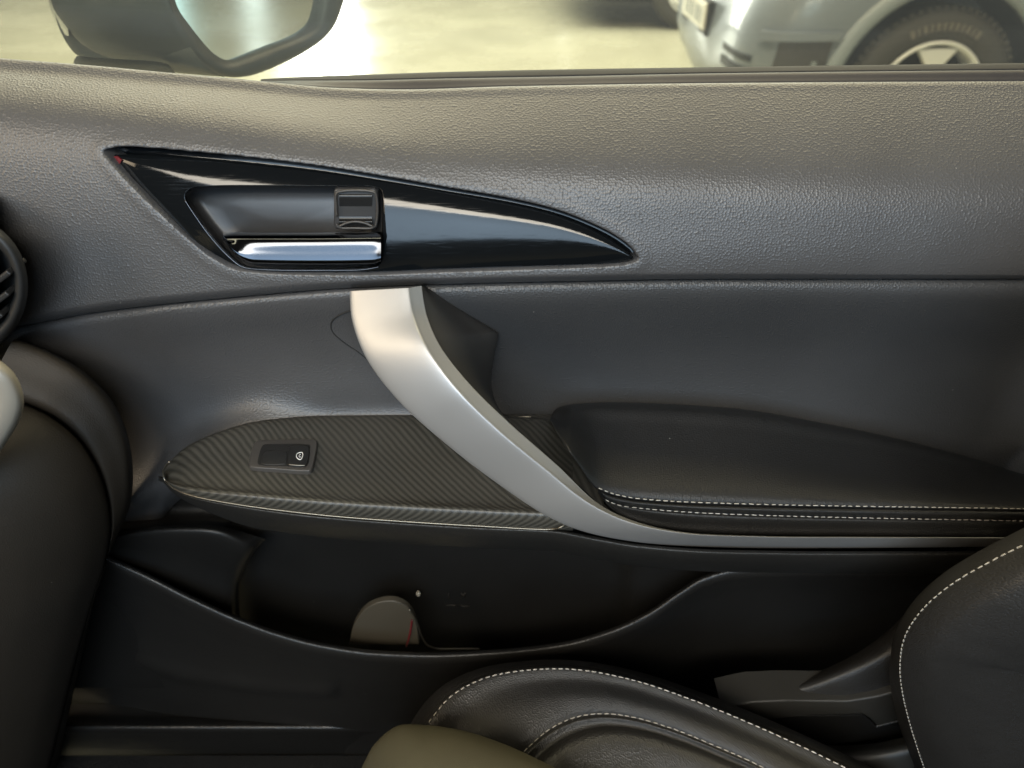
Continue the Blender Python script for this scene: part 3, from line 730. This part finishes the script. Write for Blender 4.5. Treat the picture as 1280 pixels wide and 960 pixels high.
# white cap, metallic and edge-on to mirror the bright floor, foot on the door
nz = cc + fwd*.118
M['capshine'] = mat('bright_mirror_cap', (.92, .91, .88), .18, .85)
loft('mirror_cap', [T([(58, -40, .83), (59, -10, .82), (64, 14, .812), (73, 34, .800), (79, 43, .792)]), T([(64, -40, .775), (66, -10, .766), (71, 14, .758), (78, 35, .750), (82, 44, .748)]), T([(76, -40, .732), (78, -10, .724), (80, 14, .718), (85, 36, .714), (86, 45, .716)])], 5, 5, M['capshine'], mirror)
loft('mirror_body', [T([(62, -40, .80), (64, -8, .79), (72, 30, .775), (86, 58, .76), (98, 70, .75), (108, 74, .745)]),
                     T([(72, -40, .775), (78, -8, .765), (86, 30, .752), (96, 58, .742), (104, 68, .738), (112, 73, .736)]),
                     T([(110, -40, .745), (112, -8, .738), (120, 30, .728), (130, 58, .722), (136, 68, .722), (140, 74, .724)]),
                     T([(170, -40, .722), (172, -8, .716), (176, 30, .708), (184, 60, .702), (188, 70, .704), (190, 75, .708)]),
                     T([(206, -40, .722), (208, -8, .705), (222, 30, .694), (240, 62, .686), (262, 86, .68), (282, 97, .677)])], 6, 8, M['mirrorplastic'], mirror)
loft('mirror_foot', [T([(96, 70, .70), (150, 74, .70), (196, 77, .70), (212, 82, .70), (216, 88, .70)]), T([(92, 78, .66), (150, 80, .66), (200, 83, .66), (216, 88, .66), (220, 94, .66)]), T([(96, 92, .62), (150, 96, .62), (200, 100, .62), (216, 104, .62), (222, 108, .62)])], 6, 5, M['mirrorplastic'], mirror)

# ------------------------------------------------------------------ dashboard end
dash = empty('dashboard', (-.45, .40, .30), 'brownish black dashboard end with round air vent and silver trim bar coloured as lit at left', 'dashboard')
# broad side panel: outer edge follows the door
OE = [(20, 424, .455), (62, 440, .452), (105, 466, .448), (138, 500, .445), (157, 540, .442), (165, 585, .440), (162, 630, .440), (146, 670, .440), (124, 720, .440), (108, 790, .440), (88, 880, .435), (66, 980, .43)]
OE2 = [(x-5, y+3, Y-.016) for x, y, Y in OE]
IE = [(-20, 488, .412), (20, 500, .412), (62, 518, .410), (96, 545, .408), (120, 580, .407), (134, 620, .407), (138, 660, .408), (132, 700, .408), (116, 750, .408), (96, 820, .408), (76, 900, .405), (52, 1000, .40)]
IEo = [(x+2, y-2, Y+.0045) for x, y, Y in IE]
IEi = [(x-2, y+3, Y-.001) for x, y, Y in IE]
loft('dash_side_rim', [T([(x+1, y-1, Y+.03) for x, y, Y in OE]), T(OE), T(OE2), T([(a[0]*.55+b[0]*.45, a[1]*.55+b[1]*.45, a[2]*.5+b[2]*.5-.001) for a, b in zip(OE2, IEo)]), T([(a[0]*.1+b[0]*.9, a[1]*.1+b[1]*.9, b[2]-.001) for a, b in zip(OE2, IEo)]), T(IEo), T([(x, y, Y+.012) for x, y, Y in IE])], 7, [2, 4, 6, 6, 3, 2], M['dash'], dash)
dp = loft('dash_lower_panel', [T([(x, y, Y+.014) for x, y, Y in IE]), T(IEi), T([(x-9, y+8, Y-.009) for x, y, Y in IE]), T([(x-40, y+34, Y-.030) for x, y, Y in IE]), T([(x-110, y+70, Y-.055) for x, y, Y in IE]), T([(x-260, y+110, Y-.075) for x, y, Y in IE])], 7, [2, 3, 6, 8, 6], M['dash'], dash)
hsurf('dash_top', np.linspace(-420, -8, 40), [(215, .62), (232, .50), (250, .462), (280, .446), (350, .440), (430, .436), (480, .425), (520, .415)], 5, M['dash'], dash)
# air vent: ring, bowl and vanes
vc = np.array([-46.0, 358.0])
def vring(k, Y): 
    a = np.linspace(0, 2*math.pi, 48, endpoint=False)
    return P(vc[0] + 80*k*np.cos(a), vc[1] + 86*k*np.sin(a), Y)
vent = grid_mesh('air_vent', np.array([vring(1.02, .47), vring(1.01, .435), vring(.97, .424), vring(.90, .420), vring(.82, .424), vring(.78, .434), vring(.72, .455), vring(.3, .465), vring(.02, .466)]), M['dark'], dash, closed_u=True)
for k, (x, y) in enumerate(((8, 352), (6, 378), (-2, 404), (-16, 330))):
    a = P(x+14, y-20, .430); b = P(x-90, y+58, .430)
    d = Vector(b - a); rot = d.to_track_quat('X', 'Z').to_matrix()
    bx('vane', tuple((a+b)/2), (d.length, .020, .0035), M['dark'], vent, rot=rot, bevel=.001)
# silver trim bar; cream light from the windscreen put into its colour
M['bar'] = mat('lit_silver_trim', (.30, .28, .24), .42, .3)
loft('trim_bar', [T([(-50, 430, .350), (-8, 446, .350), (14, 462, .350), (26, 482, .350), (30, 504, .350), (24, 526, .350), (10, 550, .350), (-10, 580, .350), (-60, 640, .350)]),
                  T([(-54, 440, .330), (-14, 452, .330), (8, 468, .330), (19, 486, .330), (23, 505, .330), (17, 526, .330), (3, 550, .330), (-18, 580, .330), (-70, 640, .330)]),
                  T([(-70, 462, .327), (-40, 470, .327), (-18, 482, .327), (-6, 494, .327), (-2, 506, .327), (-8, 524, .327), (-22, 548, .327), (-44, 580, .327), (-96, 640, .327)]),
                  T([(-80, 480, .350), (-50, 486, .350), (-30, 494, .350), (-20, 502, .350), (-18, 508, .350), (-22, 522, .350), (-36, 546, .350), (-60, 580, .350), (-110, 640, .350)])], 6, 6, M['bar'], dash)
settle(dash)

# ------------------------------------------------------------------ sill and cabin floor
sill = empty('door_sill', (0, .42, .38), 'dark glossy plastic sill trim along the floor edge under the door', 'sill trim')
lx = np.arange(-160, 1441, 20.0)
hsurf('sill_cover', lx, [(880, .480), (894, .466), (903, .452), (908, .446), (913, .4435), (920, .4445), (940, .4480), (1040, .456)], 6, M['gloss'], sill)
settle(sill)
sheet('cabin_floor', -1.4, 1.2, -1.0, .445, .33, M['carpet'])

# ------------------------------------------------------------------ passenger seat
seat = empty('car_seat', (.12, .18, .33), 'black leather car seat with pale contrast stitching at the lower right', 'car seat')
C1 = [(500, 960, .56), (535, 900, .592), (562, 868, .600), (604, 845, .605), (660, 834.5, .607), (720, 834, .607), (790, 847, .604), (870, 874, .600), (950, 907, .596), (1030, 944, .592), (1120, 990, .590)]
C0 = [(490, 955, .52), (523, 890, .555), (552, 858, .566), (598, 836, .571), (658, 826, .573), (722, 825.5, .573), (796, 839, .570), (878, 866, .567), (958, 898, .563), (1040, 935, .56), (1130, 980, .56)]
CX = [(x-2, y+10, .40) for x, y, z in C0]
C3 = [(600, 1010, .57), (655, 941, .597), (684, 915, .603), (716, 899, .606), (752, 893.5, .607), (792, 898, .606), (840, 912, .604), (890, 932, .602), (940, 954, .600), (1000, 985, .598), (1070, 1020, .596)]
mid = lambda A, B, t, dz: [(a[0]*(1-t)+b[0]*t, a[1]*(1-t)+b[1]*t, a[2]*(1-t)+b[2]*t+dz) for a, b in zip(A, B)]
C3i = [(x+4, y+6.5, z+.0015) for x, y, z in C3]
C3j = [(x+8, y+13, z-.001) for x, y, z in C3]
C4 = [(x+14, y+24, z+.006) for x, y, z in C3]
C5 = [(x+20, y+80, z-.004) for x, y, z in C3]
C6 = [(x-20, y+300, z-.03) for x, y, z in C3]
cushion = loft('seat_cushion', [TZ(CX), TZ(C0), TZ(mid(C0, C1, .7, .008)), TZ(C1), TZ(mid(C0, C1, 1.12, .005)), TZ(mid(C1, C3, .28, .006)), TZ(mid(C1, C3, .6, .007)), TZ(mid(C1, C3, .9, .003)), TZ(C3), TZ(mid(C3, C3i, .5, .0022)), TZ(C3i), TZ(C3j), TZ(C4), TZ(C5), TZ(C6), TZ(C6)+np.array([0, -.06, -.03]), TZ(C6)+np.array([0, -.08, -.24])], 8, [3, 5, 3, 2, 5, 7, 6, 3, 2, 2, 2, 4, 6, 6, 4, 3], M['seat'], seat)
stitches('stitching', on_mesh(cushion, [(x+1, y+3) for x, y, z in C1[1:]]), M['thread'], cushion, .0036, .0018, .00043, .0009)
stitches('stitching', on_mesh(cushion, [(x, y-1.5) for x, y, z in C3[1:]]), M['thread'], cushion, .0036, .0018, .00036)
# olive grey rounded pad at the front
F0 = [(436, 1000, .60), (455, 955, .625), (470, 929, .634), (497, 908, .640), (530, 906.5, .642), (580, 914, .642), (632, 931, .641), (690, 958, .640), (760, 995, .638)]
F1 = [(x+3, y+4, z+.006) for x, y, z in F0]
F2 = [(x+14, y+22, z+.016) for x, y, z in F0]
F3 = [(x+24, y+60, z+.022) for x, y, z in F0]
F4 = [(x+40, y+200, z+.02) for x, y, z in F0]
loft('front_pad', [TZ([(x+2, y+8, .42) for x, y, z in F0]), TZ([(x, y+1, z-.03) for x, y, z in F0]), TZ(F0), TZ(F1), TZ(F2), TZ(F3), TZ(F4), TZ(F4)+np.array([0, -.05, -.02]), TZ(F4)+np.array([0, -.07, -.22])], 8, [2, 3, 2, 5, 5, 4, 4, 3], M['olive'], seat)
# backrest: stitched bolster
B1 = [(1560, 330, .285), (1450, 560, .294), (1360, 640, .300), (1300, 671, .302), (1240, 701, .305), (1190, 730, .308), (1152, 763, .311), (1131, 796, .313), (1125, 830, .315), (1127, 860, .316), (1136, 900, .316), (1155, 960, .314), (1180, 1030, .312)]
B0 = [(1550, 300, .310), (1436, 540, .322), (1350, 622, .330), (1291, 655, .333), (1231, 686, .337), (1181, 716, .341), (1142, 752, .345), (1120, 790, .348), (1113, 830, .350), (1114, 862, .358), (1124, 905, .355), (1145, 965, .35), (1170, 1035, .35)]
def shift(A, f): return [(x+f*dx, y+f*dy, Y) for (x, y, Y), (dx, dy) in zip(A, ((80, 10), (40, 40), (20, 45), (30, 55), (40, 60), (60, 55), (75, 40), (80, 25), (85, 5), (85, 0), (85, 0), (85, 0), (85, 0)))]
def sY(A, d): return [(x, y, Y+d) for x, y, Y in A]
back = loft('backrest', [T(sY(B0, .06)), T(B0), T([(a[0]*.4+b[0]*.6, a[1]*.4+b[1]*.6, a[2]*.35+b[2]*.65-.004) for a, b in zip(B0, B1)]), T(B1), T(sY(shift(B1, .08), -.0045)), T(sY(shift(B1, .5), -.020)), T(sY(shift(B1, 1.1), -.030)), T(sY(shift(B1, 1.7), -.031)), T(sY(shift(B1, 1.85), -.028)), T(sY(shift(B1, 2.4), -.034)), T(sY(shift(B1, 5), -.04))], 8, [2, 4, 4, 2, 6, 6, 5, 2, 3, 4], M['seat'], seat)
stitches('stitching', on_mesh(back, B1), M['thread'], back, .0034, .0017, .00033)
stitches('stitching', on_mesh(back, shift(B1, 1.78)[10:]), M['thread'], back, .0034, .0017, .00033)
# outer flank of the backrest, lying in shade towards the door
K0 = [(1330, 560, .44), (1262, 634, .43), (1200, 700, .42), (1150, 752, .415), (1105, 795, .41), (1060, 824, .405), (1010, 846, .402), (968, 860, .40)]
K1 = [(1340, 590, .41), (1276, 655, .405), (1216, 722, .40), (1165, 775, .395), (1116, 812, .39), (1068, 836, .387), (1016, 856, .386), (972, 867, .386)]
K2 = [(1360, 660, .40), (1300, 720, .395), (1236, 790, .39), (1180, 836, .385), (1126, 858, .382), (1072, 870, .380), (1018, 878, .380), (974, 878, .382)]
loft('side_bolster', [T(sY(K0, .03)), T(K0), T(K1), T(K2), T(sY([(x, y+30, Y) for x, y, Y in K2], .02))], 8, [2, 5, 7, 4], M['seat'], seat)
# plastic cover of the recliner between cushion and backrest
M['hinge'] = mat('hinge_cover_plastic', (.030, .029, .026), .45)
rc = np.array([(902, 886), (940, 878), (985, 876), (1060, 877), (1098, 871), (1120, 865), (1128, 869), (1135, 896), (1108, 905), (1097, 908), (1088, 899), (1078, 893), (1020, 894), (960, 900)], float)
rcv = slab('recliner_cover', P(rc[:, 0], rc[:, 1], .374), .03, M['hinge'], seat, bevel=.002)
rb = np.array([(945, 896), (1080, 894), (1096, 909), (1140, 898), (1152, 935), (1100, 944), (1040, 948), (975, 925)], float)
slab('recliner_base', P(rb[:, 0], rb[:, 1], .380), .03, M['plastic'], rcv, bevel=.002)
loft('recliner_foot', [T([(985, 925, .378), (1040, 932, .374), (1100, 928, .370), (1160, 912, .368)]), T([(990, 935, .366), (1045, 944, .360), (1100, 942, .356), (1165, 928, .355)]), T([(1000, 965, .352), (1050, 970, .348), (1110, 968, .346), (1170, 955, .346)]), T([(1010, 1010, .350), (1060, 1015, .346), (1120, 1010, .344), (1180, 1000, .344)])], 6, 6, M['hinge'], rcv)
settle(seat)

# ------------------------------------------------------------------ parked silver car outside
def car_body(name, x0, y0, length, width, zs, m, parent, nose=.42):
    """front half-rounded hull: plan outlines stacked over z; zs = (z, inset front, inset side)"""
    rings = []
    for z, fi, si in zs:
        x_f, x_r = x0+fi, x0+length-fi*.6; y_n, y_f = y0+si, y0+width-si
        w = y_f - y_n; pts = []
        for t in np.linspace(0, 1, 15):        # near front corner
            a = t*math.pi/2; pts.append((x_f+.62*(1-math.sin(a))**1.5, y_n+nose*(1-math.cos(a))**1.5*1.0, z))
        for t in np.linspace(0, 1, 7)[1:-1]: pts.append((x_f - .05*math.sin(math.pi*t), y_n+nose+(w-2*nose)*t, z))
        for t in np.linspace(1, 0, 15):
            a = t*math.pi/2; pts.append((x_f+.62*(1-math.sin(a))**1.5, y_f-nose*(1-math.cos(a))**1.5, z))
        for x in np.linspace(x_f+.62, x_r, 30)[1:]: pts.append((x, y_f, z))
        for y in np.linspace(y_f, y_n, 8)[1:-1]: pts.append((x_r, y, z))
        for x in np.linspace(x_r, x_f+.62, 30)[:-1]: pts.append((x, y_n, z))
        rings.append(pts)
    return grid_mesh(name, np.array(rings), m, parent, closed_u=True, caps=True)
def wheel(parent, c, r, name='wheel', spokes=5):
    w = empty(name, c); w.parent = parent
    n = 60; a = np.linspace(0, 2*math.pi, n, endpoint=False)
    prof = [(.62, .02), (.64, -.105), (.70, -.118), (.80, -.122), (.90, -.116), (.955, -.098), (.985, -.085), (1.0, -.05), (1.0, .05), (.96, .10), (.62, .10)]
    ty = grid_mesh('tyre', np.array([[(r*k*math.cos(t), y, r*k*math.sin(t)) for t in a] for k, y in prof]), M['tyre'], w, closed_u=True)
    bm = bmesh.new()                            # shoulder blocks of the tread
    for t in np.linspace(0, 2*math.pi, 66, endpoint=False):
        rot = Matrix.Rotation(-t, 3, 'Y')
        box_bm(bm, r*.985*math.cos(t), -.086, r*.985*math.sin(t), .022, .030, .021, rot=rot, bevel=.003, seg=1)
    tb = bm_obj('tread_block', bm, M['tyre'], ty); tb['kind'] = 'stuff'
    bm = bmesh.new()                            # worn raised lettering on the sidewall
    for t in np.linspace(math.radians(62), math.radians(118), 12):
        rot = Matrix.Rotation(-t, 3, 'Y')
        box_bm(bm, r*.80*math.cos(t), -.1225, r*.80*math.sin(t), .030, .003, .012+.006*math.sin(t*37), rot=rot)
    bm_obj('sidewall_lettering', bm, M['lettering'], ty)['kind'] = 'stuff'
    rm = grid_mesh('rim', np.array([[(r*k*math.cos(t), y, r*k*math.sin(t)) for t in a] for k, y in ((.625, -.10), (.645, -.116), (.63, -.121), (.605, -.118), (.59, -.10), (.58, .04))]), M['rim'], w, closed_u=True)
    grid_mesh('wheel_barrel', np.array([[(r*k*math.cos(t), y, r*k*math.sin(t)) for t in a] for k, y in ((.585, .0), (.57, .05), (.01, .055))]), M['black'], rm, closed_u=True)
    for k in range(spokes):
        t = math.pi/2 + .02 + 2*math.pi*k/spokes
        pts = [(.05, -.26), (.05, .26), (.35, .24), (.60, .40), (.60, -.40), (.35, -.24)]
        loop = [(r*p*math.cos(t+q), -.112, r*p*math.sin(t+q)) for p, q in pts]
        slab('spoke', loop, .03, M['rim'], w, bevel=.004, smooth=False)
    grid_mesh('hub_cap', np.array([[(r*k*math.cos(t), y, r*k*math.sin(t)) for t in a] for k, y in ((.14, -.10), (.135, -.122), (.11, -.127), (.005, -.128))]), M['rim'], w, closed_u=True)
    return w
CX0, CY0 = .955, 3.20
pc_ = empty('parked_car', (CX0+1.9, CY0+.9, 0), 'silver grey car parked outside the window, front wheel showing at top right', 'car')
hull = car_body('car_body', CX0, CY0, 4.35, 1.82, [(.20, .16, .10), (.24, .07, .05), (.30, .03, .03), (.40, .0, .015), (.50, .0, .005), (.60, .02, .0), (.70, .05, .0), (.78, .09, .01), (.86, .20, .04), (.93, .45, .10), (1.00, 1.0, .16)], M['carpaint'], pc_)
settle(pc_)
def cut(obj, cobj):
    bpy.context.view_layer.update()
    for q in (obj, cobj):
        bm = bmesh.new(); bm.from_mesh(q.data); bmesh.ops.recalc_face_normals(bm, faces=bm.faces); bm.to_mesh(q.data); bm.free()
    bpy.context.view_layer.update()
    md = obj.modifiers.new('cut', 'BOOLEAN'); md.operation = 'DIFFERENCE'; md.object = cobj; md.solver = 'EXACT'
    dg = bpy.context.evaluated_depsgraph_get(); me = bpy.data.meshes.new_from_object(obj.evaluated_get(dg))
    obj.modifiers.clear(); obj.data = me
    bpy.data.objects.remove(cobj, do_unlink=True)
WX, WR = CX0+.765, .345
def cyl(c, r, y0, y1, n=64):
    a = np.linspace(0, 2*math.pi, n, endpoint=False)
    return grid_mesh('cutter', np.array([[(c[0]+r*math.cos(t), y, c[1]+r*math.sin(t)) for t in a] for y in (y0, y1)]), None, None, closed_u=True, caps=True)
for wx in (WX, WX+2.67):
    cut(hull, cyl((wx, WR+.01), .405, CY0-.2, CY0+.34))
# fog lamp pocket and lower grille openings
def wedge(pts, y0, y1):
    bm = bmesh.new(); a = [bm.verts.new((x, y0, z)) for x, z in pts]; b = [bm.verts.new((x, y1, z)) for x, z in pts]
    bm.faces.new(a); bm.faces.new(b[::-1]); n = len(a)
    for i in range(n): bm.faces.new((a[i], b[i], b[(i+1) % n], a[(i+1) % n]))
    bmesh.ops.recalc_face_normals(bm, faces=bm.faces); return bm_obj('cutter', bm, None)
hull.data.materials.append(M['black'])
for p in hull.data.polygons: p.use_smooth = True
try: hull.data.set_sharp_from_angle(angle=math.radians(30))
except Exception: pass
for wx in (WX, WX+2.67):
    a = np.linspace(-.15, math.pi+.15, 40)
    rr = [(.405, .02), (.405, -.008), (.42, -.014), (.455, -.012), (.465, .0), (.465, .02)]
    grid_mesh('arch_trim', np.array([[(wx+k*math.cos(t), CY0+y, WR+.01+k*math.sin(t)) for t in a] for k, y in rr]), M['archtrim'], pc_)
    grid_mesh('arch_liner', np.array([[(wx+.404*math.cos(t), CY0+y, WR+.01+.404*math.sin(t)) for t in a] for y in (.02, .33)]), M['black'], pc_)
settle(pc_)
for wx in (WX, WX+2.67):
    w = wheel(pc_, (wx, CY0+.135, WR), WR); w.matrix_parent_inverse = Matrix.Translation(pc_.location).inverted()
    for c in w.children: pass
# details of the front corner: fog lamp pocket, lower grille slats, number plate
def side_pt(x, z, d=0.0):
    return (x, z, d)
def front_xy(z, t):
    """point on the near front corner of the hull, t 0 (side) .. 1 (front)"""
    fi = float(np.interp(z, [.20, .24, .30, .40, .50, .60, .70, .78], [.16, .07, .03, 0, 0, .02, .05, .09]))
    si = float(np.interp(z, [.20, .24, .30, .40, .50, .60, .70, .78], [.10, .05, .03, .015, .005, 0, 0, .01]))
    a = t*math.pi/2; return np.array([CX0+fi+.62*(1-math.sin(a))**1.5, CY0+si+.42*(1-math.cos(a))**1.5, z])
def patch(name, t0, t1, zlo, zhi, out, m, n=12, depth=.03):
    """a plate that follows the bumper corner; zlo/zhi are functions of t"""
    rows = []
    for d in (-depth, out, out, -depth):
        pass
    ts = np.linspace(t0, t1, n); G = []
    for k, d in ((0, -depth), (0, out), (1, out), (1, -depth)):
        row = []
        for t in ts:
            z = zlo(t) if k == 0 else zhi(t)
            p = front_xy(z, t); nrm = np.array([-math.sin(t*math.pi/2), -math.cos(t*math.pi/2), 0])
            row.append(p + nrm*d)
        G.append(row)
    return grid_mesh(name, np.array(G), m, pc_, smooth=False)
patch('fog_lamp_pocket', .24, .47, lambda t: .40+.5*max(0, t-.40), lambda t: .575-.05*(t-.16), .006, M['tyre'])
patch('fog_lamp_brow', .22, .60, lambda t: .575-.05*(t-.16), lambda t: .60-.02*(t-.14), .022, M['carpaint'])
patch('fog_lamp', .27, .29, lambda t: .43, lambda t: .49, .010, M['archtrim'])
for k, (z0, z1) in enumerate(((.33, .375), (.405, .44), (.465, .49))):
    patch('grille_opening', .62, 1.0, lambda t, z0=z0: z0, lambda t, z1=z1: z1, .006, M['black'])
patch('bumper_lip', .35, 1.0, lambda t: .235, lambda t: .285, .03, M['rim'])
plate = bx('number_plate', (CX0-.045, CY0+.91, .555), (.02, .52, .115), M['plate'], pc_, bevel=.004)
for k, (dy, w) in enumerate(((-.20, .012), (-.15, .014), (-.10, .03), (-.03, .012), (.03, .03), (.09, .014), (.15, .03))):
    bx('plate_character', (CX0-.056, CY0+.91+dy, .555), (.003, w, .07), M['archtrim'], plate, bevel=0)
bx('plate_holder', (CX0-.03, CY0+.91, .55), (.03, .56, .15), M['black'], pc_, bevel=.006)
settle(pc_)
for o in pc_.children:
    if o.name.startswith('wheel'): o.matrix_parent_inverse = Matrix.Translation(pc_.location).inverted()

# ------------------------------------------------------------------ dark car further off
dc = empty('parked_car', (2.6, 7.7, 0), 'dark car parked farther off, only its lower edge at the top of the window', 'car')
car_body('car_body', .45, 6.78, 4.3, 1.8, [(.20, .16, .10), (.30, .03, .03), (.50, .0, .005), (.70, .05, .0), (.86, .20, .04), (1.00, 1.0, .16)], M['navy'], dc)
settle(dc)
for wx in (1.47, 4.05):
    w = wheel(dc, (wx, 6.92, .33), .33); w.matrix_parent_inverse = Matrix.Translation(dc.location).inverted()
